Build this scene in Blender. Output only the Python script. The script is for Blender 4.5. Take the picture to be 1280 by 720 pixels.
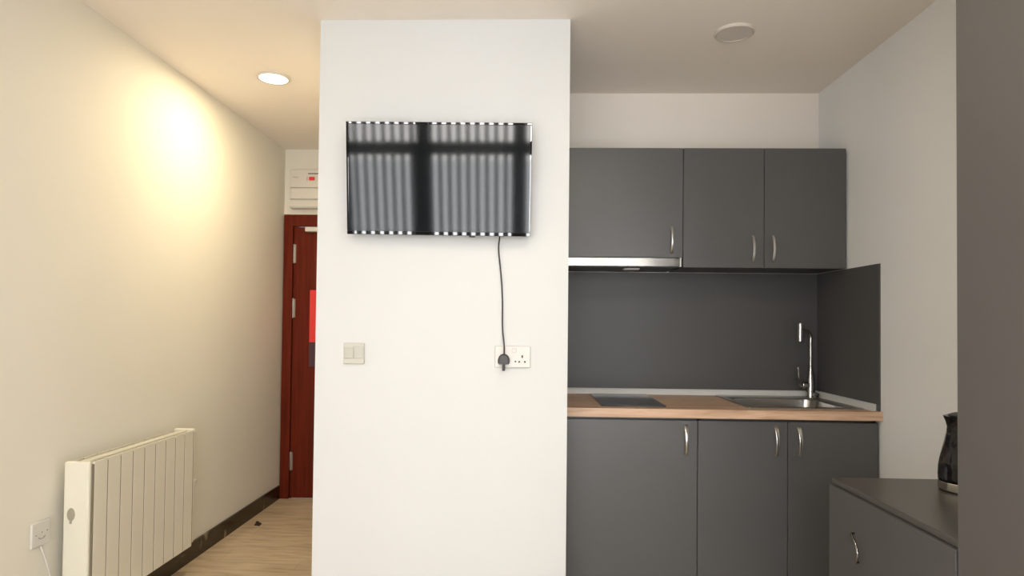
import bpy, bmesh, math, random
from mathutils import Vector, Matrix

for _o in list(bpy.data.objects):
    bpy.data.objects.remove(_o)
S = bpy.context.scene
C = S.collection
random.seed(4)

# ------------------------------------------------------------------ camera
FPX, PIT, YAW, ROL, CAMH, CX, CY = 791.5, .0202, .0296, .0106, 1.2944, -5.8, 28.9
F = Vector((-math.sin(YAW)*math.cos(PIT), math.cos(YAW)*math.cos(PIT), math.sin(PIT)))
R0 = Vector((math.cos(YAW), math.sin(YAW), 0)); U0 = R0.cross(F)
RR = math.cos(ROL)*R0 + math.sin(ROL)*U0
UU = -math.sin(ROL)*R0 + math.cos(ROL)*U0
cd = bpy.data.cameras.new('camera'); cam = bpy.data.objects.new('camera', cd); C.objects.link(cam)
M4 = Matrix((( RR.x, UU.x, -F.x, 0), (RR.y, UU.y, -F.y, 0), (RR.z, UU.z, -F.z, CAMH), (0, 0, 0, 1)))
cam.matrix_world = M4
cd.sensor_width = 36; cd.lens = FPX/1280*36
cd.shift_x = -CX/1280; cd.shift_y = CY/1280
cd.clip_start = .02
S.camera = cam

# ------------------------------------------------------------------ exposure, world, daylight
S.view_settings.view_transform = 'Standard'
S.view_settings.look = 'None'
S.view_settings.exposure = 0.0
S.view_settings.gamma = 1.0
S.view_settings.use_curve_mapping = False
w = bpy.data.worlds.new('sky'); S.world = w; w.use_nodes = True
w.node_tree.nodes['Background'].inputs[0].default_value = (.86, .93, 1, 1)
w.node_tree.nodes['Background'].inputs[1].default_value = 3.0

def area(name, loc, rot, sx, sy, power, col, shape='RECTANGLE', spread=math.pi):
    l = bpy.data.lights.new(name, 'AREA'); l.shape = shape; l.size = sx
    if shape == 'RECTANGLE': l.size_y = sy
    l.energy = power; l.color = col; l.spread = spread
    o = bpy.data.objects.new(name, l); C.objects.link(o); o.location = loc; o.rotation_euler = rot
    return o
# bright sky above the roofs opposite, dimmer daylight coming off the ground and facades below
area('sky_daylight', (-.1, -1.75, 2.75), (math.radians(90), 0, 0), 4.8, 1.5, 490, (1, .96, .90))
area('ground_daylight', (-.1, -1.75, .6), (math.radians(90), 0, 0), 4.8, 2.8, 530, (.985, .985, .99))
HALL_POWER = 13.2
ROOM_FILL_POWER = 11  # for the added out-of-view downlights that fill the main room
ROOM_FILL_COL = (1, .89, .73)
HALL_COL = (1, .80, .50)

# ------------------------------------------------------------------ key dimensions
H = 2.5735
XL, XR = -1.7988, 1.588
PY, PXL, PXR = 2.634, -.882, .1736
YB = 3.487
YH = 4.63
WY = -1.0

# ------------------------------------------------------------------ materials
def nodes(name):
    m = bpy.data.materials.new(name); m.use_nodes = True
    nt = m.node_tree; b = nt.nodes['Principled BSDF']
    return m, nt, b
def mat(name, col, rough=.5, metal=0, bump=0, bscale=60, var=0, spec=None, coat=0, bumpdist=.002):
    m, nt, b = nodes(name)
    b.inputs['Base Color'].default_value = (*col, 1)
    b.inputs['Roughness'].default_value = rough
    b.inputs['Metallic'].default_value = metal
    if spec is not None: b.inputs['Specular IOR Level'].default_value = spec
    if coat: b.inputs['Coat Weight'].default_value = coat
    tc = nt.nodes.new('ShaderNodeTexCoord')
    n = nt.nodes.new('ShaderNodeTexNoise'); n.inputs['Scale'].default_value = bscale; n.inputs['Detail'].default_value = 4
    nt.links.new(tc.outputs['Object'], n.inputs['Vector'])
    if bump:
        bp = nt.nodes.new('ShaderNodeBump'); bp.inputs['Strength'].default_value = bump; bp.inputs['Distance'].default_value = bumpdist
        nt.links.new(n.outputs['Fac'], bp.inputs['Height']); nt.links.new(bp.outputs['Normal'], b.inputs['Normal'])
    v = var if var else .02
    n2 = nt.nodes.new('ShaderNodeTexNoise'); n2.inputs['Scale'].default_value = 3.0; n2.inputs['Detail'].default_value = 5
    nt.links.new(tc.outputs['Object'], n2.inputs['Vector'])
    mr = nt.nodes.new('ShaderNodeMapRange'); mr.inputs['To Min'].default_value = 1-v; mr.inputs['To Max'].default_value = 1+v
    nt.links.new(n2.outputs['Fac'], mr.inputs['Value'])
    mx = nt.nodes.new('ShaderNodeMix'); mx.data_type = 'RGBA'; mx.blend_type = 'MULTIPLY'; mx.inputs[0].default_value = 1
    mx.inputs[6].default_value = (*col, 1)
    nt.links.new(mr.outputs[0], mx.inputs[7]); nt.links.new(mx.outputs[2], b.inputs['Base Color'])
    return m

M = {}
M['pier'] = mat('white_paint', (.675, .685, .685), .75, bump=.15, bscale=180)
M['cream'] = mat('cream_paint', (.79, .765, .68), .7, bump=.15, bscale=180)
M['kback'] = mat('warm_white_paint', (.88, .815, .735), .7, bump=.1, bscale=180)
M['grey_wall'] = mat('pale_grey_paint', (.84, .85, .85), .6, bump=.15, bscale=160, var=.04)
M['ceil'] = mat('ceiling_paint', (.89, .825, .745), .8, bump=.08, bscale=160)
M['cab'] = mat('graphite_laminate', (.088, .086, .086), .36, spec=.55, bump=.02, bscale=300)
M['cab_edge'] = mat('graphite_edge', (.05, .049, .049), .4)
M['wardrobe'] = mat('taupe_grey_laminate', (.100, .094, .090), .42, bump=.02, bscale=300)
M['splash'] = mat('graphite_panel', (.086, .084, .083), .42, spec=.35, bump=.02, bscale=200)
M['top_dark'] = mat('dark_top_laminate', (.082, .077, .069), .34)
M['strip'] = mat('grey_plastic', (.68, .68, .67), .35)
M['steel'] = mat('brushed_steel', (.29, .275, .255), .19, metal=1)
M['band'] = mat('polished_steel_band', (.66, .62, .55), .2, metal=1)
M['seam_shade'] = mat('radiator_seam_shade', (.20, .17, .12), .7)  # dark colour standing in for the shade in the fin seams
M['sink'] = mat('sink_steel', (.50, .48, .45), .28, metal=1)
M['chrome'] = mat('chrome', (.52, .50, .47), .08, metal=1)
M['nickel'] = mat('satin_nickel', (.64, .63, .61), .28, metal=1)
M['black_gloss'] = mat('black_gloss', (.008, .008, .009), .02, spec=.8, coat=.15)
M['black'] = mat('black_plastic', (.02, .019, .02), .4)
M['plug'] = mat('dark_plug_plastic', (.028, .022, .022), .4)
M['glass_black'] = mat('dark_hob_glass', (.045, .048, .048), .12, spec=.5)
M['white_pl'] = mat('white_plastic', (.66, .64, .60), .3)
M['beige_pl'] = mat('beige_plastic', (.56, .54, .47), .35)
M['grey_pl'] = mat('pale_grey_plastic', (.50, .49, .43), .35)
M['rad'] = mat('cream_enamel', (.75, .72, .61), .3)
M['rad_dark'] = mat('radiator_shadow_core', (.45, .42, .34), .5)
M['oval'] = mat('grey_badge', (.35, .31, .24), .4)
M['red'] = mat('red_notice', (.75, .035, .03), .35)
M['dark_notice'] = mat('dark_notice', (.06, .02, .03), .4)
M['hole'] = mat('dark_hole', (.02, .017, .015), .6)
M['frame_dark'] = mat('dark_window_frame', (.03, .033, .037), .4)
M['slat'] = mat('grey_slat', (.30, .33, .38), .6)
M['debris'] = mat('dark_brown_rubber', (.03, .018, .01), .6)
M['opal'] = mat('opal_diffuser', (.68, .63, .58), .45)
M['ring'] = mat('white_light_rim', (.62, .57, .50), .4)
M['door_handle'] = mat('door_hardware', (.42, .39, .35), .3, metal=.7)

def ramp(nt, pts):
    r = nt.nodes.new('ShaderNodeValToRGB')
    e = r.color_ramp.elements
    e[0].position, e[0].color = pts[0][0], (*pts[0][1], 1)
    e[1].position, e[1].color = pts[-1][0], (*pts[-1][1], 1)
    for p, c in pts[1:-1]:
        x = e.new(p); x.color = (*c, 1)
    return r

def oak():
    m, nt, b = nodes('oak_laminate')
    tc = nt.nodes.new('ShaderNodeTexCoord'); mp = nt.nodes.new('ShaderNodeMapping'); mp.inputs['Scale'].default_value = (1.6, 16, 16)
    nt.links.new(tc.outputs['Object'], mp.inputs['Vector'])
    n = nt.nodes.new('ShaderNodeTexNoise'); n.inputs['Scale'].default_value = 2.2; n.inputs['Detail'].default_value = 8; n.inputs['Distortion'].default_value = .7
    nt.links.new(mp.outputs[0], n.inputs['Vector'])
    r = ramp(nt, [(.25, (.38, .22, .135)), (.45, (.56, .365, .24)), (.6, (.66, .45, .305)), (.8, (.50, .315, .205))])
    nt.links.new(n.outputs['Fac'], r.inputs[0])
    # knots
    mp2 = nt.nodes.new('ShaderNodeMapping'); mp2.inputs['Scale'].default_value = (2.6, 7, 7)
    nt.links.new(tc.outputs['Object'], mp2.inputs['Vector'])
    v = nt.nodes.new('ShaderNodeTexVoronoi'); v.inputs['Scale'].default_value = 1.4
    nt.links.new(mp2.outputs[0], v.inputs['Vector'])
    r2 = ramp(nt, [(.05, (.45, .40, .36)), (.16, (1, 1, 1))])
    nt.links.new(v.outputs['Distance'], r2.inputs[0])
    mx = nt.nodes.new('ShaderNodeMix'); mx.data_type = 'RGBA'; mx.blend_type = 'MULTIPLY'; mx.inputs[0].default_value = .8
    nt.links.new(r.outputs[0], mx.inputs[6]); nt.links.new(r2.outputs[0], mx.inputs[7])
    nt.links.new(mx.outputs[2], b.inputs['Base Color']); b.inputs['Roughness'].default_value = .42
    return m
M['oak'] = oak()

def mahogany():
    m, nt, b = nodes('mahogany')
    tc = nt.nodes.new('ShaderNodeTexCoord'); mp = nt.nodes.new('ShaderNodeMapping'); mp.inputs['Scale'].default_value = (22, 22, 1.5)
    nt.links.new(tc.outputs['Object'], mp.inputs['Vector'])
    n = nt.nodes.new('ShaderNodeTexNoise'); n.inputs['Scale'].default_value = 2; n.inputs['Detail'].default_value = 6
    nt.links.new(mp.outputs[0], n.inputs['Vector'])
    r = ramp(nt, [(.3, (.095, .012, .004)), (.7, (.145, .019, .007))])
    nt.links.new(n.outputs['Fac'], r.inputs[0]); nt.links.new(r.outputs[0], b.inputs['Base Color'])
    b.inputs['Roughness'].default_value = .4; b.inputs['Specular IOR Level'].default_value = .12
    return m
M['mahogany'] = mahogany()

def marble():
    m, nt, b = nodes('dark_brown_marble')
    tc = nt.nodes.new('ShaderNodeTexCoord')
    n = nt.nodes.new('ShaderNodeTexNoise'); n.inputs['Scale'].default_value = 9; n.inputs['Detail'].default_value = 8
    nt.links.new(tc.outputs['Object'], n.inputs['Vector'])
    r = ramp(nt, [(.3, (.010, .006, .002)), (.6, (.026, .017, .007)), (.75, (.042, .03, .014))])
    nt.links.new(n.outputs['Fac'], r.inputs[0])
    v = nt.nodes.new('ShaderNodeTexVoronoi'); v.feature = 'DISTANCE_TO_EDGE'; v.inputs['Scale'].default_value = 3.3
    wn = nt.nodes.new('ShaderNodeTexNoise'); wn.inputs['Scale'].default_value = 5
    nt.links.new(tc.outputs['Object'], wn.inputs['Vector'])
    ad = nt.nodes.new('ShaderNodeVectorMath'); ad.operation = 'MULTIPLY_ADD'; ad.inputs[1].default_value = (.35, .35, .35)
    nt.links.new(wn.outputs['Color'], ad.inputs[0]); nt.links.new(tc.outputs['Object'], ad.inputs[2]); nt.links.new(ad.outputs[0], v.inputs['Vector'])
    r2 = ramp(nt, [(.0, (1, 1, 1)), (.05, (0, 0, 0))])
    nt.links.new(v.outputs['Distance'], r2.inputs[0])
    mx = nt.nodes.new('ShaderNodeMix'); mx.data_type = 'RGBA'
    mx.inputs[7].default_value = (.26, .22, .15, 1)
    gm = nt.nodes.new('ShaderNodeMapRange'); gm.inputs['From Min'].default_value = .56; gm.inputs['From Max'].default_value = .66
    wn2 = nt.nodes.new('ShaderNodeTexNoise'); wn2.inputs['Scale'].default_value = 4.3; nt.links.new(tc.outputs['Object'], wn2.inputs['Vector']); nt.links.new(wn2.outputs['Fac'], gm.inputs['Value'])
    mm = nt.nodes.new('ShaderNodeMath'); mm.operation = 'MULTIPLY'; nt.links.new(r2.outputs[0], mm.inputs[0]); nt.links.new(gm.outputs[0], mm.inputs[1])
    nt.links.new(mm.outputs[0], mx.inputs[0]); nt.links.new(r.outputs[0], mx.inputs[6])
    nt.links.new(mx.outputs[2], b.inputs['Base Color']); b.inputs['Roughness'].default_value = .25
    return m
M['marble'] = marble()

def floor_mat():
    m, nt, b = nodes('pale_oak_laminate_floor')
    tc = nt.nodes.new('ShaderNodeTexCoord')
    br = nt.nodes.new('ShaderNodeTexBrick'); br.offset = .37; br.inputs['Scale'].default_value = 1
    br.inputs['Brick Width'].default_value = 1.2; br.inputs['Row Height'].default_value = .19; br.inputs['Mortar Size'].default_value = .0012
    br.inputs['Color1'].default_value = (.95, .95, .95, 1); br.inputs['Color2'].default_value = (1.05, 1.04, 1.02, 1); br.inputs['Mortar'].default_value = (.72, .68, .62, 1)
    nt.links.new(tc.outputs['Object'], br.inputs['Vector'])
    mp = nt.nodes.new('ShaderNodeMapping'); mp.inputs['Scale'].default_value = (2.2, 14, 1)
    nt.links.new(tc.outputs['Object'], mp.inputs['Vector'])
    n = nt.nodes.new('ShaderNodeTexNoise'); n.inputs['Scale'].default_value = 2; n.inputs['Detail'].default_value = 7; n.inputs['Distortion'].default_value = .5
    nt.links.new(mp.outputs[0], n.inputs['Vector'])
    r = ramp(nt, [(.28, (.37, .28, .18)), (.5, (.52, .42, .29)), (.72, (.62, .51, .37))])
    nt.links.new(n.outputs['Fac'], r.inputs[0])
    mx = nt.nodes.new('ShaderNodeMix'); mx.data_type = 'RGBA'; mx.blend_type = 'MULTIPLY'; mx.inputs[0].default_value = 1
    nt.links.new(r.outputs[0], mx.inputs[6]); nt.links.new(br.outputs['Color'], mx.inputs[7])
    nt.links.new(mx.outputs[2], b.inputs['Base Color']); b.inputs['Roughness'].default_value = .45
    return m
M['floor'] = floor_mat()

def screen_mat():
    m, nt, b = nodes('tv_screen')
    b.inputs['Base Color'].default_value = (.004, .005, .006, 1)
    b.inputs['Roughness'].default_value = .06
    b.inputs['Specular IOR Level'].default_value = .45
    return m
M['screen'] = screen_mat()

def kettle_mat():
    m, nt, b = nodes('faceted_black_gloss')
    b.inputs['Base Color'].default_value = (.003, .003, .0035, 1); b.inputs['Roughness'].default_value = .12; b.inputs['Specular IOR Level'].default_value = .4
    tc = nt.nodes.new('ShaderNodeTexCoord'); mp = nt.nodes.new('ShaderNodeMapping'); mp.inputs['Scale'].default_value = (38, 38, 18)
    v = nt.nodes.new('ShaderNodeTexVoronoi'); v.inputs['Scale'].default_value = 1.0; v.inputs['Randomness'].default_value = .35
    nt.links.new(tc.outputs['Object'], mp.inputs['Vector']); nt.links.new(mp.outputs[0], v.inputs['Vector'])
    bp = nt.nodes.new('ShaderNodeBump'); bp.inputs['Strength'].default_value = .9; bp.inputs['Distance'].default_value = .006
    nt.links.new(v.outputs['Distance'], bp.inputs['Height']); nt.links.new(bp.outputs['Normal'], b.inputs['Normal'])
    return m
M['kettle'] = kettle_mat()

def emit(name, col, s):
    m = bpy.data.materials.new(name); m.use_nodes = True; nt = m.node_tree
    b = nt.nodes['Principled BSDF']; b.inputs['Base Color'].default_value = (.9, .9, .9, 1)
    b.inputs['Emission Color'].default_value = (*col, 1); b.inputs['Emission Strength'].default_value = s
    return m
M['lamp_on'] = emit('lit_diffuser', (1, .93, .78), 6)

def glass_mat():
    m = bpy.data.materials.new('clear_pane'); m.use_nodes = True; nt = m.node_tree; nt.nodes.clear()
    o = nt.nodes.new('ShaderNodeOutputMaterial'); mx = nt.nodes.new('ShaderNodeMixShader'); mx.inputs[0].default_value = .06
    t = nt.nodes.new('ShaderNodeBsdfTransparent'); g = nt.nodes.new('ShaderNodeBsdfGlossy'); g.inputs['Roughness'].default_value = .01
    nt.links.new(t.outputs[0], mx.inputs[1]); nt.links.new(g.outputs[0], mx.inputs[2]); nt.links.new(mx.outputs[0], o.inputs[0])
    return m
M['pane'] = glass_mat()

# ------------------------------------------------------------------ mesh helpers
def bx(bm, x0, x1, y0, y1, z0, z1, bev=0, seg=2, rot=None):
    t = bmesh.new()
    bmesh.ops.create_cube(t, size=1)
    bmesh.ops.scale(t, vec=(abs(x1-x0), abs(y1-y0), abs(z1-z0)), verts=t.verts)
    if bev: bmesh.ops.bevel(t, geom=t.edges[:], offset=bev, segments=seg, affect='EDGES', profile=.5)
    if rot is not None: bmesh.ops.rotate(t, cent=(0, 0, 0), matrix=rot, verts=t.verts)
    bmesh.ops.translate(t, vec=((x0+x1)/2, (y0+y1)/2, (z0+z1)/2), verts=t.verts)
    merge(bm, t)
def merge(bm, t):
    mp = {v: bm.verts.new(v.co) for v in t.verts}
    for f in t.faces:
        try: bm.faces.new([mp[v] for v in f.verts])
        except ValueError: pass
    t.free()
def lathe(bm, prof, c=(0, 0, 0), axis='z', seg=40, caps=True):
    """prof: (radius, height) pairs"""
    rings = []
    for r, h in prof:
        ring = []
        for k in range(seg):
            a = 2*math.pi*k/seg
            p = Vector((r*math.cos(a), r*math.sin(a), h))
            if axis == 'y': p = Vector((p.x, p.z, p.y))
            elif axis == 'x': p = Vector((p.z, p.x, p.y))
            ring.append(bm.verts.new(p+Vector(c)))
        rings.append(ring)
    for i in range(len(rings)-1):
        for k in range(seg):
            bm.faces.new((rings[i][k], rings[i][(k+1) % seg], rings[i+1][(k+1) % seg], rings[i+1][k]))
    if caps:
        bm.faces.new(rings[0]); bm.faces.new(rings[-1])
def tube(bm, pts, rad, seg=12, sq=None):
    """tube along points; rad number or list; sq=(a,b) gives an elliptical section in side/up direction"""
    P = [Vector(p) for p in pts]; n = len(P)
    rr = rad if isinstance(rad, (list, tuple)) else [rad]*n
    up = None; rings = []
    for i in range(n):
        d = (P[min(i+1, n-1)]-P[max(i-1, 0)]).normalized()
        if up is None:
            ref = Vector((0, 0, 1)) if abs(d.z) < .9 else Vector((1, 0, 0))
            up = (ref-d*ref.dot(d)).normalized()
        else: up = (up-d*up.dot(d)).normalized()
        s = d.cross(up)
        ring = []
        for k in range(seg):
            a = 2*math.pi*k/seg
            ka, kb = (rr[i], rr[i]) if sq is None else (rr[i]*sq[0], rr[i]*sq[1])
            ring.append(bm.verts.new(P[i]+up*math.cos(a)*ka+s*math.sin(a)*kb))
        rings.append(ring)
    for i in range(n-1):
        for k in range(seg):
            bm.faces.new((rings[i][k], rings[i][(k+1) % seg], rings[i+1][(k+1) % seg], rings[i+1][k]))
    bm.faces.new(rings[0]); bm.faces.new(rings[-1])
def smooth_path(ctrl, n=8):
    P = [Vector(p) for p in ctrl]; P = [P[0]*2-P[1]]+P+[P[-1]*2-P[-2]]; out = []
    for i in range(1, len(P)-2):
        for k in range(n):
            t = k/n; a, b, c, d = P[i-1:i+3]
            out.append(.5*((2*b)+(c-a)*t+(2*a-5*b+4*c-d)*t*t+(3*b-a-3*c+d)*t**3))
    out.append(P[-2]); return out
def wloc(o):
    v = Vector((0, 0, 0))
    while o is not None:
        v += o.location; o = o.parent
    return v
def obj(name, bm, m, parent=None, smooth=False, local=False):
    if parent is not None and not local:
        bmesh.ops.translate(bm, vec=-wloc(parent), verts=bm.verts)
    bmesh.ops.recalc_face_normals(bm, faces=bm.faces[:])
    me = bpy.data.meshes.new(name); bm.to_mesh(me); bm.free()
    me.materials.append(M[m] if isinstance(m, str) else m)
    if smooth:
        for p in me.polygons: p.use_smooth = True
        me.set_sharp_from_angle(angle=math.radians(50))
    o = bpy.data.objects.new(name, me); C.objects.link(o)
    if smooth:
        wn = o.modifiers.new('weighted', 'WEIGHTED_NORMAL'); wn.keep_sharp = True; wn.weight = 100
    if parent is not None: o.parent = parent
    return o
def box(name, m, d, parent=None, bev=0, **k):
    bm = bmesh.new(); bx(bm, *d, bev=bev); return obj(name, bm, m, parent, smooth=bev > 0, **k)
def struct(name, bm, m):
    o = obj(name, bm, m); o['kind'] = 'structure'; return o
def sbox(name, m, *ds):
    bm = bmesh.new()
    for d in ds: bx(bm, *d)
    return struct(name, bm, m)
def tag(o, label, cat, group=None):
    o['label'] = label; o['category'] = cat
    if group: o['group'] = group
    return o
def thing(name, label, cat, loc, group=None):
    o = bpy.data.objects.new(name, None); C.objects.link(o); o.location = loc; o.empty_display_size = .05
    return tag(o, label, cat, group)

# ------------------------------------------------------------------ room shell
T = .12
sbox('floor', 'floor', (XL-T, XR+T, WY-T, YH+T, -.1, 0))
sbox('ceiling', 'ceil', (XL-T, XR+T, WY-T, YH+T, H, H+.1))
sbox('wall_left', 'cream', (XL-T, XL, WY-T, YH+T, 0, H))
sbox('wall_right', 'grey_wall', (XR, XR+T, WY-T, YB+T, 0, H))
sbox('wall_kitchen', 'kback', (PXR, XR, YB, YB+T, 0, H))
sbox('wall_partition', 'pier', (PXL, PXR, PY, YH+T, 0, H))
DXL, DXR, DZ = -1.790, -.90, 2.084          # outer door frame
sbox('wall_hall', 'cream', (XL, DXL, YH, YH+T, 0, H), (DXR, PXL, YH, YH+T, 0, H), (DXL, DXR, YH, YH+T, DZ, H))
# wall behind the camera with its window opening
WX0, WX1, WZ0, WZ1 = -1.785, 1.50, .12, 2.46
sbox('wall_window', 'cream', (XL, XR, WY-T, WY, 0, WZ0), (XL, XR, WY-T, WY, WZ1, H), (XL, WX0, WY-T, WY, WZ0, WZ1), (WX1, XR, WY-T, WY, WZ0, WZ1))
BT = .012
sbox('baseboard_left', 'marble', (XL, XL+BT, WY, YH-.03, 0, .098))
sbox('baseboard_partition', 'marble', (PXL-BT, PXL, PY-BT, YH-.03, 0, .098), (PXL, PXR, PY-BT, PY, 0, .098))
sbox('baseboard_right', 'marble', (XR-BT, XR, WY, .55, 0, .098))

# window_1: dark metal frame with mullions, transom, panes
win = bmesh.new()
yf0, yf1 = WY-.09, WY-.03
MX1, MX2 = -.60, .475        # mullion centres
bx(win, WX0, WX1, yf0, yf1, WZ0, WZ0+.07); bx(win, WX0, WX1, yf0, yf1, WZ1-.07, WZ1)
bx(win, WX0, WX0+.07, yf0, yf1, WZ0, WZ1); bx(win, WX1-.07, WX1, yf0, yf1, WZ0, WZ1)
TZ = 2.10
window = struct('window_1', win, 'frame_dark')
MUL = [(-.86, .12), (.10, .13)]
tb = bmesh.new()
bx(tb, WX0+.07, WX1-.07, yf0, yf1, TZ-.062, TZ+.062)
mlx = []
for cx_, wd in [(-1.01, .168), (-.095, .13), (.80, .13)]:
    bx(tb, cx_-wd*.36, cx_+wd*.36, yf0, yf1, TZ+.06, WZ1-.07)
    bx(tb, cx_-wd/2, cx_+wd/2, yf0, yf1, WZ0+.07, TZ-.06)
obj('window_mullion', tb, 'frame_dark', window)
box('window_pane', 'pane', (WX0+.06, WX1-.06, WY-.062, WY-.058, WZ0+.06, WZ1-.06), window)
# slatted screen outside the window
sl = bmesh.new()
x = -2.6; k = 0
while x < 2.4:
    bx(sl, x, x+.050, WY-.34, WY-.31, -.05, 3.0); x += .094; k += 1
bx(sl, -2.65, 2.45, WY-.31, WY-.28, -.05, .05)
bx(sl, -2.65, 2.45, WY-.31, WY-.28, 2.9, 3.0)
tag(obj('slatted_screen', sl, 'slat'), 'grey vertical slatted screen outside the window, mirrored in the television', 'screen')

# ------------------------------------------------------------------ door_1 at the end of the hall
dr = bmesh.new()
yd = YH-.03
bx(dr, DXL, -1.722, yd, YH+.1, 0, DZ, .004); bx(dr, -.962, DXR, yd, YH+.1, 0, DZ, .004); bx(dr, -1.722, -.962, yd, YH+.1, 1.997, DZ, .004)
door = struct('door_1', dr, 'mahogany')
box('door_leaf', 'mahogany', (-1.717, -.967, YH-.012, YH+.035, .006, 1.992), door, .003)
bm = bmesh.new(); bx(bm, -1.7215, -1.712, YH-.004, YH+.05, 0, 1.997); obj('stop_strip', bm, 'mahogany', door)
for z0, z1 in ((1.725, 1.868), (1.322, 1.466), (.205, .34)):
    bm = bmesh.new(); lathe(bm, [(.004, z0), (.0052, z0+.004), (.0052, z1-.004), (.004, z1)], (-1.716, YH-.018, 0), seg=16)
    bx(bm, -1.716, -1.70, YH-.018, YH-.012, z0+.004, z1-.004)
    obj('hinge', bm, 'door_handle', door, True)
bm = bmesh.new(); bx(bm, -1.625, -1.40, YH-.055, YH-.013, 1.955, 1.99, .005); obj('door_closer', bm, 'white_pl', door, True)
bm = bmesh.new(); bx(bm, -1.05, -1.02, YH-.07, YH-.013, .98, 1.02, .004); bx(bm, -1.16, -1.02, YH-.075, YH-.055, .99, 1.01, .004)
obj('door_handle', bm, 'door_handle', door, True)
nt_ = box('door_notice', 'red', (-1.592, -1.33, YH-.016, YH-.0125, 1.145, 1.528)); tag(nt_, 'bright red notice fixed to the mahogany entrance door, dark lower part', 'sign')
box('notice_lower_panel', 'dark_notice', (-1.592, -1.33, YH-.0165, YH-.0125, .965, 1.145), nt_)

# ------------------------------------------------------------------ fuse box over the door
fx0, fx1, fz0, fz1, fy = -1.737, -1.36, 2.125, 2.41, YH-.075
fb = thing('fuse_box', 'white consumer fuse box mounted on the wall above the mahogany door', 'fuse box', ((fx0+fx1)/2, YH, fz0))
box('casing', 'white_pl', (fx0, fx1, fy+.012, YH, fz0, fz1), fb, .006)
box('cover', 'white_pl', (fx0+.004, fx1-.004, fy, fy+.012, 2.275, fz1-.004), fb, .004)
box('flap', 'white_pl', (fx0+.01, fx1-.01, fy-.006, fy+.012, 2.19, 2.268), fb, .004)
box('lower_rail', 'white_pl', (fx0+.004, fx1-.004, fy+.002, fy+.012, fz0+.008, 2.182), fb, .003)
box('main_switch', 'red', (-1.590, -1.55, fy-.012, fy, 2.326, 2.350), fb, .002)
bm = bmesh.new(); bx(bm, -1.608, -1.604, fy-.004, fy, 2.325, 2.352); obj('switch_toggle', bm, 'oval', fb)
bm = bmesh.new(); bx(bm, -1.60, -1.50, fy-.001, fy+.001, 2.372, 2.379); obj('label_strip', bm, 'dark_notice', fb)
bm = bmesh.new()
for i in range(4): bx(bm, -1.715+i*.011, -1.709+i*.011, fy-.001, fy+.001, 2.346, 2.353)
obj('printed_marks', bm, 'oval', fb)

# ------------------------------------------------------------------ downlights
def downlight(x, y, label, on, power=HALL_POWER):
    t = thing('ceiling_downlight', label, 'ceiling light', (x, y, H))
    bm = bmesh.new(); lathe(bm, [(.072, H-.001), (.086, H), (.086, H-.006), (.080, H-.012), (.072, H-.010), (.072, H-.001)], (x, y, 0), seg=48, caps=False); obj('rim', bm, 'ring', t, True)
    bm = bmesh.new(); lathe(bm, [(.001, H-.009), (.05, H-.009), (.0725, H-.0075), (.0725, H-.001), (.001, H-.001)], (x, y, 0), seg=48); obj('diffuser', bm, 'lamp_on' if on else 'opal', t, True)
    if on:
        l = area('downlight_lamp', (x, y, H-.014), (0, 0, 0),   .13, .13, power, HALL_COL if y > 2 else ROOM_FILL_COL, 'DISK')
    return t
downlight(-1.335, 3.255, 'lit round downlight in the hall ceiling, glowing warm white', True)
downlight(.893, 2.755, 'unlit round downlight in the kitchen ceiling', False)

downlight(-.70, .50, 'added unseen fill downlight in the main room ceiling, the one farther from the low cabinet', True, ROOM_FILL_POWER)  # added out of view to brighten the ceiling and kitchen
downlight(.30, 1.25, 'added unseen fill downlight in the main room ceiling, the one nearest the low cabinet', True, ROOM_FILL_POWER)  # second added fill lamp, out of view, lifts worktop and kitchen

# ------------------------------------------------------------------ radiator
RX0, RX1 = XL+.028, -1.665           # back and front of the body
RY0, RY1 = 2.395, 3.20
RZ0, RZ1 = .165, .747
rt = thing('electric_radiator', 'cream finned electric radiator mounted low on the hall wall', 'radiator', (XL, (RY0+RY1)/2, RZ0))
box('end_cap', 'rad', (RX0, RX1-.006, RY0, RY0+.022, RZ0+.0, RZ1), rt, .008)
nf = 9; fy0, fy1 = RY0+.021, 3.15
pf = (fy1-fy0)/nf
for i in range(nf):
    a = fy0+i*pf
    bm = bmesh.new()
    bx(bm, RX1-.034, RX1, a+.0030, a+pf-.0030, RZ0, RZ1-.012, .0006, 1)
    bx(bm, RX1-.010, RX1, a+.0030, a+pf-.0030, RZ1-.014, RZ1-.004, .0006, 1)       # front plate
    bx(bm, RX0, RX0+.006, a+.004, a+pf-.004, RZ0+.01, RZ1-.006, .002, 1)     # rear plate
    bx(bm, RX0+.005, RX1-.006, a+pf*.5-.004, a+pf*.5+.004, RZ0+.01, RZ1-.012)  # web
    bx(bm, (RX0+RX1)/2-.015, (RX0+RX1)/2+.015, a+.001, a+pf-.001, RZ1-.014, RZ1-.004, .002, 1)
    obj('fin', bm, 'rad', rt, True)
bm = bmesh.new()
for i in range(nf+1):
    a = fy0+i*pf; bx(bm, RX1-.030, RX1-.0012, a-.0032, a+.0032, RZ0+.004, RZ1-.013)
obj('painted_seam_shade', bm, 'seam_shade', rt)  # dark strips paint the shade between fins, not a real part
box('core_tube', 'rad_dark', (RX0+.03, RX1-.03, fy0, fy1, RZ0+.03, RZ0+.06), rt)
box('control_end_cap', 'rad', (RX0, RX1-.004, 3.1535, 3.178, RZ0+.01, RZ1+.002), rt, .007)
bm = bmesh.new(); bx(bm, RX0, RX1-.028, 3.176, 3.235, RZ0+.035, RZ1-.02, .008); hs = obj('control_housing', bm, 'rad', rt, True)
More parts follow.
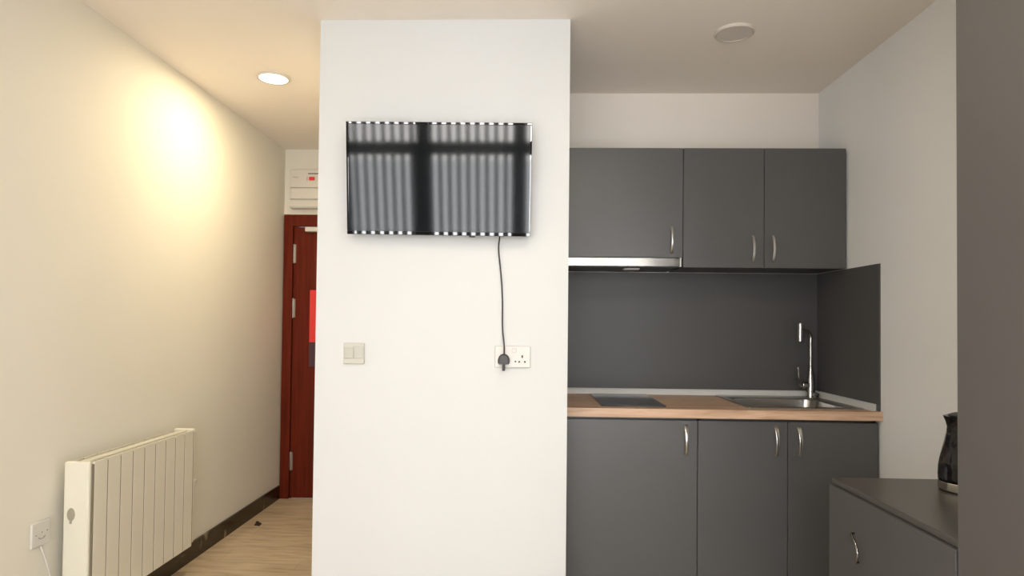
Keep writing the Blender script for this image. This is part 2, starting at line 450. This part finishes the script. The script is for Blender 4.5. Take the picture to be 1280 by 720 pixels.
bm = bmesh.new(); lathe(bm, [(.017, 0), (.017, .012), (.013, .016)], (RX1-.029, 3.207, .468), axis='x', seg=28); kb = obj('thermostat_knob', bm, 'white_pl', hs, True)
bm = bmesh.new(); lathe(bm, [(.001, 0), (.014, .0005), (.016, .003), (.016, .006)], (0, 0, 0), axis='y', seg=28)
for v in bm.verts: v.co.z *= 1.55
bx(bm, -.004, .004, .0, .006, -.035, -.018, .001, 1)
bmesh.ops.translate(bm, vec=(-1.738, RY0-.003, .545), verts=bm.verts); obj('cap_badge', bm, 'oval', rt, True)
for yb in (2.60, 3.0):
    bm = bmesh.new(); bx(bm, XL, RX0+.002, yb, yb+.03, RZ0+.1, RZ1-.06); obj('wall_bracket', bm, 'rad_dark', rt)

# ------------------------------------------------------------------ flex outlet beside the radiator
sk = thing('flex_outlet_plate', 'white flex outlet plate low on the left wall beside the radiator', 'wall socket', (XL, 2.314, .50))
box('plate', 'white_pl', (XL, XL+.010, 2.268, 2.360, .453, .545), sk, .004)
for yy, zz in ((2.288, .498), (2.342, .503), (2.316, .503)):
    bm = bmesh.new(); lathe(bm, [(.0028, 0), (.0028, .0012)], (XL+.0098, yy, zz), axis='x', seg=14); obj('screw', bm, 'oval', sk, True)
bm = bmesh.new(); tube(bm, [(XL+.012, 2.314+.016*math.cos(a), .490+.010*math.sin(a)) for a in [math.pi+.25+i*(math.pi-.5)/8 for i in range(9)]], .0013, 6); obj('cable_collar', bm, 'oval', sk, True)
bm = bmesh.new(); tube(bm, smooth_path([(XL+.006, 2.316, .452), (XL+.014, 2.330, .40), (XL+.018, 2.352, .33), (XL+.018, 2.375, .255), (XL+.017, 2.39, .20), (XL+.014, 2.393, .15)]), .0038, 10)
tag(obj('radiator_cable', bm, 'white_pl', smooth=True), 'white cable hanging from the flex outlet plate to the radiator', 'cable')

# ------------------------------------------------------------------ door stop on the floor
bm = bmesh.new()
vs = [bm.verts.new(p) for p in ((-1.712, 3.99, 0), (-1.668, 3.975, 0), (-1.672, 4.03, 0), (-1.708, 4.035, 0), (-1.695, 3.995, .030), (-1.688, 3.993, .030))]
for f in ((0, 1, 2, 3), (0, 1, 5, 4), (1, 2, 5), (2, 3, 4, 5), (3, 0, 4)): bm.faces.new([vs[i] for i in f])
bmesh.ops.bevel(bm, geom=bm.edges[:], offset=.003, segments=2, affect='EDGES')
tag(obj('door_wedge', bm, 'debris', smooth=True), 'small dark brown wedge lying on the hall floor near the baseboard', 'door stop')

# ------------------------------------------------------------------ television
TW, TH = .752, .452
tv = thing('television', 'black glossy flat television hung on the white partition wall', 'television', (-.360, 2.548, 1.878))
tv.rotation_euler = (math.radians(7.0), math.radians(.45), 0)      # leans forward at the top
def tbox(name, m, d, bev=0, parent=tv):
    bm = bmesh.new(); bx(bm, *d, bev=bev); return obj(name, bm, m, parent, smooth=bev > 0, local=True)
W2, H2 = TW/2, TH/2
tbox('housing', 'black', (-W2+.002, W2-.002, .004, .035, -H2+.002, H2-.002), .006)
bm = bmesh.new()
bt, bs, bb = .0095, .0085, .0155
bx(bm, -W2, W2, -.004, .012, H2-bt, H2, .0015); bx(bm, -W2, W2, -.004, .012, -H2, -H2+bb, .0015)
bx(bm, -W2, -W2+bs, -.004, .012, -H2+bb, H2-bt, .0015); bx(bm, W2-bs, W2, -.004, .012, -H2+bb, H2-bt, .0015)
obj('bezel', bm, 'black_gloss', tv, local=True)
tbox('screen', 'screen', (-W2+bs, W2-bs, -.0005, .004, -H2+bb, H2-bt))
tbox('sensor_bump', 'black', (.125, .15, -.002, .010, -H2-.006, -H2), .002)
tbox('wall_mount', 'black', (-.1, .1, .035, .052, -.12, .10))
# cable and plug
bm = bmesh.new()
tube(bm, smooth_path([(-.118, 2.588, 1.70), (-.112, 2.590, 1.655), (-.116, 2.614, 1.60), (-.106, 2.625, 1.50), (-.099, 2.627, 1.40), (-.097, 2.622, 1.28), (-.089, 2.610, 1.205), (-.088, 2.600, 1.165)]), .0031, 10)
tag(obj('television_cable', bm, 'plug', smooth=True), 'thin black power cable hanging from the television down to the socket', 'cable')
ds = thing('double_socket', 'white double wall socket under the television, left outlet in use', 'wall socket', (-.053, PY, 1.159))
box('plate', 'white_pl', (-.128, .020, PY-.011, PY, 1.113, 1.203), ds, .004)
bm = bmesh.new(); bx(bm, -.055, -.039, PY-.0165, PY-.010, 1.176, 1.194, .002); obj('rocker_switch', bm, 'white_pl', ds, True)
for xx, zz, a, b in ((-.014, 1.160, .003, .0055), (-.0265, 1.138, .0032, .0035), (-.003, 1.138, .0032, .0035), (-.042, 1.139, .003, .003)):
    bm = bmesh.new(); bx(bm, xx-a, xx+a, PY-.0125, PY-.010, zz-b, zz+b, .0006, 1); obj('socket_hole', bm, 'hole', ds)
pg = thing('power_plug', 'dark rounded plug pushed into the left outlet of the double socket', 'plug', (-.091, PY-.011, 1.15))
bm = bmesh.new()
pr_ = [(-.0225, 0), (-.024, .008), (-.0235, .018), (-.019, .030), (-.012, .037), (0, .040), (.012, .037), (.019, .030), (.0235, .018), (.024, .008), (.0225, 0), (.018, -.003), (-.018, -.003)]
v0 = [bm.verts.new((-.090+a*1.02, PY-.011, 1.131+b)) for a, b in pr_]; v1 = [bm.verts.new((-.090+a, PY-.036, 1.131+b)) for a, b in pr_]
v2 = [bm.verts.new((-.090+a*.78, PY-.042, 1.133+b*.84)) for a, b in pr_]
n_ = len(pr_)
for A_, B_ in ((v0, v1), (v1, v2)):
    for i in range(n_): bm.faces.new((A_[i], A_[(i+1) % n_], B_[(i+1) % n_], B_[i]))
bm.faces.new(v0); bm.faces.new(v2)
obj('plug_body', bm, 'plug', pg, True)
box('cord_grip', 'plug', (-.096, -.084, PY-.034, PY-.018, 1.101, 1.130), pg, .003)

# ------------------------------------------------------------------ wall switch on the partition
sw = thing('wall_switch', 'beige square wall switch on the left of the white partition', 'switch', (-.7165, PY, 1.164))
box('plate', 'beige_pl', (-.7605, -.6725, PY-.009, PY, 1.121, 1.208), sw, .003)
box('rocker', 'grey_pl', (-.756, -.7175, PY-.014, PY-.008, 1.1445, 1.190), sw, .002)
box('side_rocker', 'grey_pl', (-.716, -.6765, PY-.012, PY-.008, 1.1445, 1.196), sw, .002)
box('lower_strip', 'beige_pl', (-.7585, -.6745, PY-.0115, PY-.008, 1.1225, 1.1425), sw, .0015)

# ------------------------------------------------------------------ handles
def handle(parent, x, y, z0, z1, side='y', w0=.005, w1=.0085, bulge=.026):
    """bow handle standing off the door; w0 half width at the bottom, w1 at the top"""
    bm = bmesh.new(); pts = []; rad = []
    n = 16
    for i in range(n+1):
        t = i/n; z = z0+(z1-z0)*t
        d = bulge*math.sin(math.pi*t)**.65 if 0 < t < 1 else 0
        pts.append((x, y-d, z) if side == 'y' else (x-d, y, z)); rad.append(w0+(w1-w0)*t)
    # flat section ribbon
    rings = []
    for i, p in enumerate(pts):
        q = Vector(p); r = rad[i]; th = .0022
        a = pts[min(i+1, n)]; b = pts[max(i-1, 0)]; d = (Vector(a)-Vector(b)).normalized()
        s = Vector((1, 0, 0)) if side == 'y' else Vector((0, 1, 0)); nn = d.cross(s).normalized()
        rings.append([bm.verts.new(q+s*sx*r+nn*sn*th) for sx, sn in ((-1, -.3), (-.7, -1), (.7, -1), (1, -.3), (1, .3), (.7, 1), (-.7, 1), (-1, .3))])
    for i in range(n):
        for k in range(8): bm.faces.new((rings[i][k], rings[i][(k+1) % 8], rings[i+1][(k+1) % 8], rings[i+1][k]))
    bm.faces.new(rings[0]); bm.faces.new(rings[-1])
    return obj('handle', bm, 'nickel', parent, True)

# ------------------------------------------------------------------ base cabinets
X0 = PXR+.004
KX = [X0, X0+.6, X0+1.0, X0+1.4]
YD = 2.885
bc = thing('base_cabinet', 'wide single-door graphite base cabinet under the hob', 'cabinet', (X0+.3, 3.18, 0))
box('body', 'cab_edge', (KX[0], KX[1]-.001, YD+.019, YB-.002, .10, .878), bc)
box('plinth', 'cab_edge', (KX[0], KX[1]-.001, YD+.07, YD+.088, 0, .10), bc)
d = box('door', 'cab', (KX[0]+.001, KX[1]-.0015, YD, YD+.018, .105, .868), bc, .0012); handle(d, KX[1]-.053, YD, .712, .846)
bc = thing('base_cabinet', 'double-door graphite base cabinet under the sink', 'cabinet', (X0+1.0, 3.18, 0))
bm = bmesh.new()     # carcass left open on top so the sink bowl hangs in it
bx(bm, KX[1], KX[1]+.016, YD+.019, YB-.002, .10, .878); bx(bm, KX[3]-.017, KX[3]-.001, YD+.019, YB-.002, .10, .878)
bx(bm, KX[1], KX[3]-.001, YB-.010, YB-.002, .10, .878); bx(bm, KX[1], KX[3]-.001, YD+.019, YB-.002, .10, .116); bx(bm, KX[1], KX[3]-.001, YD+.019, YD+.035, .80, .878)
obj('body', bm, 'cab_edge', bc)
box('plinth', 'cab_edge', (KX[1], KX[3]-.001, YD+.07, YD+.088, 0, .10), bc)
d = box('door', 'cab', (KX[1]+.0015, KX[2]-.0015, YD, YD+.018, .105, .868), bc, .0012); handle(d, KX[2]-.052, YD, .714, .847)
d = box('door', 'cab', (KX[2]+.0015, KX[3]-.001, YD, YD+.018, .105, .868), bc, .0012); handle(d, KX[2]+.050, YD, .714, .845)

# ------------------------------------------------------------------ worktop with sink cut-out
CT0, CT1, CYF = .881, .920, 2.866
SX0, SX1, SY0, SY1 = 1.032, 1.490, 2.965, 3.335       # bowl opening
bm = bmesh.new()
xs = [X0, SX0, SX1, XR-.001]; ys = [CYF, SY0, SY1, YB-.001]
for i in range(3):
    for j in range(3):
        if i == 1 and j == 1: continue
        bx(bm, xs[i], xs[i+1], ys[j], ys[j+1], CT0, CT1)
bmesh.ops.remove_doubles(bm, verts=bm.verts, dist=1e-5)
# drop the internal faces shared by neighbouring blocks
seen = {}
for f in bm.faces[:]:
    key = tuple(round(c, 4) for c in f.calc_center_median()); seen.setdefault(key, []).append(f)
bmesh.ops.delete(bm, geom=[f for fs in seen.values() if len(fs) > 1 for f in fs], context='FACES_ONLY')
tag(obj('worktop', bm, 'oak'), 'oak-look kitchen worktop running over the grey base cabinets', 'worktop')

# edge strip where worktop meets the splash panels
def strip_profile(bm, p0, p1, n):
    """quarter-round strip between points p0 and p1 on the wall line, n points into the room"""
    prof = [(0, 0), (.020, 0), (.019, .007), (.012, .020), (.006, .028), (0, .030)]
    p0, p1, n = Vector(p0), Vector(p1), Vector(n); a = []; b = []
    for d_, z_ in prof:
        a.append(bm.verts.new(p0+n*d_+Vector((0, 0, z_)))); b.append(bm.verts.new(p1+n*d_+Vector((0, 0, z_))))
    for i in range(6): bm.faces.new((a[i], a[(i+1) % 6], b[(i+1) % 6], b[i]))
    bm.faces.new(a); bm.faces.new(b)
st = thing('worktop_edge_strip', 'light grey plastic strip sealing worktop to dark splash panels', 'edge strip', (1.0, YB-.01, CT1))
SPT = .008
bm = bmesh.new(); strip_profile(bm, (X0, YB-.001-SPT, CT1+.0005), (XR-SPT-.001, YB-.001-SPT, CT1+.0005), (0, -1, 0)); obj('back_run', bm, 'strip', st, True)
bm = bmesh.new(); strip_profile(bm, (XR-SPT-.001, YB-.03, CT1+.0005), (XR-SPT-.001, 2.905, CT1+.0005), (-1, 0, 0)); obj('side_run', bm, 'strip', st, True)
# splash panels
tag(box('splash_panel', 'splash', (X0, XR-.010, YB-SPT, YB-.0005, CT1+.001, 1.583)), 'dark grey splash panel behind the hob and sink', 'splash panel')
tag(box('splash_panel', 'splash', (XR-SPT, XR-.0005, 2.884, YB-.0005, CT1+.001, 1.583)), 'dark grey side splash panel on the grey right wall beside the faucet', 'splash panel')

# ------------------------------------------------------------------ wall cabinets and hood
YU = 3.170; UZ0, UZ1 = 1.585, 2.182
wc = thing('wall_cabinet', 'short single-door graphite wall cabinet above the extractor hood', 'cabinet', (X0+.3, YB, 1.63))
box('body', 'cab_edge', (KX[0], KX[1]-.001, YU+.019, YB-.001, 1.633, UZ1), wc)
d = box('door', 'cab', (KX[0]+.001, KX[1]-.0015, YU, YU+.018, 1.633, UZ1), wc, .0012); handle(d, KX[1]-.056, YU, 1.655, 1.786, w0=.0055, w1=.0055)
wc = thing('wall_cabinet', 'double-door graphite wall cabinet above the sink', 'cabinet', (X0+1.0, YB, UZ0))
box('body', 'cab_edge', (KX[1], KX[3]-.001, YU+.019, YB-.009, UZ0, UZ1), wc)
d = box('door', 'cab', (KX[1]+.0015, KX[2]-.0015, YU, YU+.018, UZ0, UZ1), wc, .0012); handle(d, KX[2]-.056, YU, 1.614, 1.746, w0=.0055, w1=.0055)
d = box('door', 'cab', (KX[2]+.0015, KX[3]-.001, YU, YU+.018, UZ0, UZ1), wc, .0012); handle(d, KX[2]+.042, YU, 1.614, 1.746, w0=.0055, w1=.0055)
hd = thing('extractor_hood', 'slim steel-fronted extractor hood under the short wall cabinet', 'extractor hood', (X0+.3, 3.3, 1.59))
box('body', 'cab_edge', (KX[0]+.002, KX[1]-.018, YU+.012, YB-.010, 1.586, 1.632), hd)
box('front_strip', 'steel', (KX[0]+.002, KX[1]-.017, YU-.006, YU+.012, 1.589, 1.630), hd, .001)
box('strip_end', 'white_pl', (KX[1]-.0165, KX[1]-.009, YU-.006, YU+.012, 1.587, 1.632), hd, .001)
bm = bmesh.new(); bx(bm, .50, .58, 3.26, 3.31, 1.580, 1.590, .003); obj('hood_lamp', bm, 'white_pl', hd, True)

# ------------------------------------------------------------------ hob
hb = thing('hob', 'dark glass built-in hob set in the oak-look worktop', 'hob', (.50, 3.18, CT1))
bm = bmesh.new()
bx(bm, .350, .648, 2.935, 3.432, CT1+.0005, CT1+.006, .0018); obj('glass_plate', bm, 'glass_black', hb, True)
for yy, r_ in ((3.05, .075), (3.29, .09)):
    bm = bmesh.new(); lathe(bm, [(r_, 0), (r_+.0012, 0), (r_+.0012, .0003), (r_, .0003), (r_, 0)], (.499, yy, CT1+.0060), seg=48, caps=False); obj('cooking_zone', bm, M['cab_edge'], hb)

# ------------------------------------------------------------------ sink
sn = thing('sink', 'inset stainless steel sink in the right part of the worktop', 'sink', (1.24, 3.2, CT1))
def rrect(x0, x1, y0, y1, r, z, n=6):
    out = []
    for cx_, cy_, a0 in ((x1-r, y1-r, 0), (x0+r, y1-r, 90), (x0+r, y0+r, 180), (x1-r, y0+r, 270)):
        for i in range(n+1):
            a = math.radians(a0+90*i/n); out.append((cx_+r*math.cos(a), cy_+r*math.sin(a), z))
    return out
bm = bmesh.new()
loops = [rrect(1.020, 1.548, 2.940, 3.452, .012, CT1+.0006), rrect(1.020, 1.548, 2.940, 3.452, .012, CT1+.0040), rrect(1.024, 1.544, 2.944, 3.448, .012, CT1+.0055),
         rrect(1.044, 1.484, 2.972, 3.328, .05, CT1+.0048), rrect(1.049, 1.479, 2.977, 3.323, .055, CT1-.001),
         rrect(1.054, 1.474, 2.982, 3.318, .06, CT1-.10), rrect(1.064, 1.464, 2.992, 3.308, .06, CT1-.145), rrect(1.092, 1.436, 3.02, 3.28, .06, CT1-.155), rrect(1.222, 1.306, 3.107, 3.193, .04, CT1-.158)]
L = [[bm.verts.new(p) for p in lp] for lp in loops]; nn = len(L[0])
for i in range(len(L)-1):
    for k in range(nn): bm.faces.new((L[i][k], L[i][(k+1) % nn], L[i+1][(k+1) % nn], L[i+1][k]))
bm.faces.new(L[-1])
obj('basin', bm, 'sink', sn, True)
bm = bmesh.new(); lathe(bm, [(.001, .004), (.018, .003), (.036, .004), (.040, .001), (.040, 0)], (1.264, 3.15, CT1-.158), seg=32, caps=False); obj('drain', bm, 'chrome', sn, True)
bm = bmesh.new(); lathe(bm, [(.013, 0), (.013, .008), (.016, .011), (.014, .020), (.008, .023)], (1.536, 3.40, CT1+.005), seg=20); obj('waste_knob', bm, 'black', sn, True)

# ------------------------------------------------------------------ faucet
FX, FY, FZ = 1.507, 3.40, CT1+.0055
fc = thing('kitchen_faucet', 'tall chrome kitchen faucet with side lever and cylindrical spray head', 'faucet', (FX, FY, FZ))
bm = bmesh.new(); lathe(bm, [(.026, 0), (.026, .006), (.023, .009), (.022, .05), (.0205, .075), (.017, .11), (.0125, .140), (.011, .150)], (FX, FY, FZ), seg=32); obj('body', bm, 'chrome', fc, True)
bm = bmesh.new()
path = [(FX, FY, FZ+.14), (FX, FY, FZ+.30)]+[tuple(p) for p in smooth_path([(FX, FY, FZ+.305), (FX-.001, FY-.003, FZ+.325), (FX-.014, FY-.012, FZ+.342), (FX-.034, FY-.022, FZ+.350), (FX-.062, FY-.034, FZ+.356)], 6)[1:]]
tube(bm, path, .0082, 16); obj('spout', bm, 'chrome', fc, True)
bm = bmesh.new(); lathe(bm, [(.0105, 0), (.0135, .002), (.0145, .006), (.0145, .094), (.0125, .099), (.009, .100)], (FX-.070, FY-.037, FZ+.290), seg=28); obj('spray_head', bm, 'nickel', fc, True)
bm = bmesh.new(); lathe(bm, [(.0165, -.044), (.0185, -.040), (.0185, -.012), (.015, .0)], (FX, FY, FZ+.062), axis='x', seg=24); obj('valve', bm, 'chrome', fc, True)
bm = bmesh.new(); tube(bm, smooth_path([(FX-.040, FY-.004, FZ+.060), (FX-.058, FY-.012, FZ+.062), (FX-.066, FY-.016, FZ+.085), (FX-.070, FY-.018, FZ+.125), (FX-.074, FY-.020, FZ+.158)], 6), [.009]*6+[.007]*19, 12); obj('lever', bm, 'chrome', fc, True)

# ------------------------------------------------------------------ low cabinet
LX, LY0, LY1, LZ = 1.083, 1.632, 2.298, .760
lc = thing('low_cabinet', 'low dark grey cabinet by the right wall with the kettle on top', 'cabinet', ((LX+XR)/2, (LY0+LY1)/2, 0))
box('body', 'cab_edge', (LX+.020, XR-.002, LY0, LY1, .06, LZ-.022), lc)
box('plinth', 'cab_edge', (LX+.06, XR-.01, LY0+.01, LY1-.01, 0, .06), lc)
box('cabinet_top', 'top_dark', (LX+.012, XR-.002, LY0, LY1+.006, LZ-.020, LZ), lc, .003)
d = box('door', 'cab', (LX, LX+.018, LY0+.001, LY1-.002, .065, LZ-.0215), lc, .0012)
bm = bmesh.new(); tube(bm, smooth_path([(LX+.001, 2.124, .620), (LX-.012, 2.118, .618), (LX-.015, 2.088, .600), (LX-.016, 2.074, .575), (LX-.015, 2.076, .552), (LX-.012, 2.090, .538), (LX+.001, 2.096, .536)], 5), .0038, 12)
obj('handle', bm, 'steel', d, True)

# ------------------------------------------------------------------ kettle
KXc, KYc = 1.452, 2.135
kt = thing('electric_kettle', 'glossy black faceted electric kettle with steel band, on the low cabinet', 'kettle', (KXc, KYc, LZ))
bm = bmesh.new(); lathe(bm, [(.072, 0), (.076, .001), (.077, .004), (.076, .012)], (KXc, KYc, LZ), seg=48); obj('power_base', bm, 'black', kt, True)
bm = bmesh.new(); lathe(bm, [(.0775, .005), (.0785, .007), (.0785, .030), (.0775, .032)], (KXc, KYc, LZ), seg=48); obj('steel_band', bm, 'band', kt, True)
bm = bmesh.new()
prof = [(.0780, .032), (.0790, .050), (.0780, .075), (.0735, .105), (.067, .135), (.060, .165), (.055, .190), (.0525, .210), (.0530, .230), (.0545, .247)]
lathe(bm, prof, (0, 0, 0), seg=56)
for v in bm.verts:      # pull the rim out into a spout towards the left
    a = math.atan2(v.co.y, -v.co.x)
    if v.co.z > .20 and abs(a) < .7:
        v.co.x -= .017*((v.co.z-.20)/.047)**1.3*math.cos(a/.7*math.pi/2)
bmesh.ops.translate(bm, vec=(KXc, KYc, LZ), verts=bm.verts); kbody = obj('kettle_body', bm, 'kettle', kt, True)
bm = bmesh.new(); lathe(bm, [(.050, 0), (.050, .004), (.035, .010), (.010, .012)], (KXc, KYc, LZ+.2455), seg=40); obj('lid', bm, 'black', kt, True)
bm = bmesh.new(); tube(bm, smooth_path([(KXc+.045, KYc, LZ+.235), (KXc+.085, KYc-.01, LZ+.235), (KXc+.106, KYc-.012, LZ+.19), (KXc+.106, KYc-.012, LZ+.11), (KXc+.068, KYc, LZ+.075)], 6), .011, 14); obj('kettle_handle', bm, 'black', kt, True)

# ------------------------------------------------------------------ wardrobe
WYF = 1.628
wd = thing('wardrobe', 'tall taupe-grey wardrobe at the right edge, beside the low cabinet', 'wardrobe', (1.34, 1.1, 0))
box('body', 'wardrobe', (1.104, XR-.002, .55, WYF-.002, .06, 2.45), wd)
box('plinth', 'cab_edge', (1.14, XR-.01, .56, WYF-.01, 0, .06), wd)
d = box('door', 'wardrobe', (1.0845, 1.1025, 1.102, WYF-.001, .065, 2.448), wd, .0012); handle(d, 1.0845, 1.15, 1.0, 1.13, side='x')
d = box('door', 'wardrobe', (1.0845, 1.1025, .552, 1.099, .065, 2.448), wd, .0012); handle(d, 1.0845, 1.05, 1.0, 1.13, side='x')
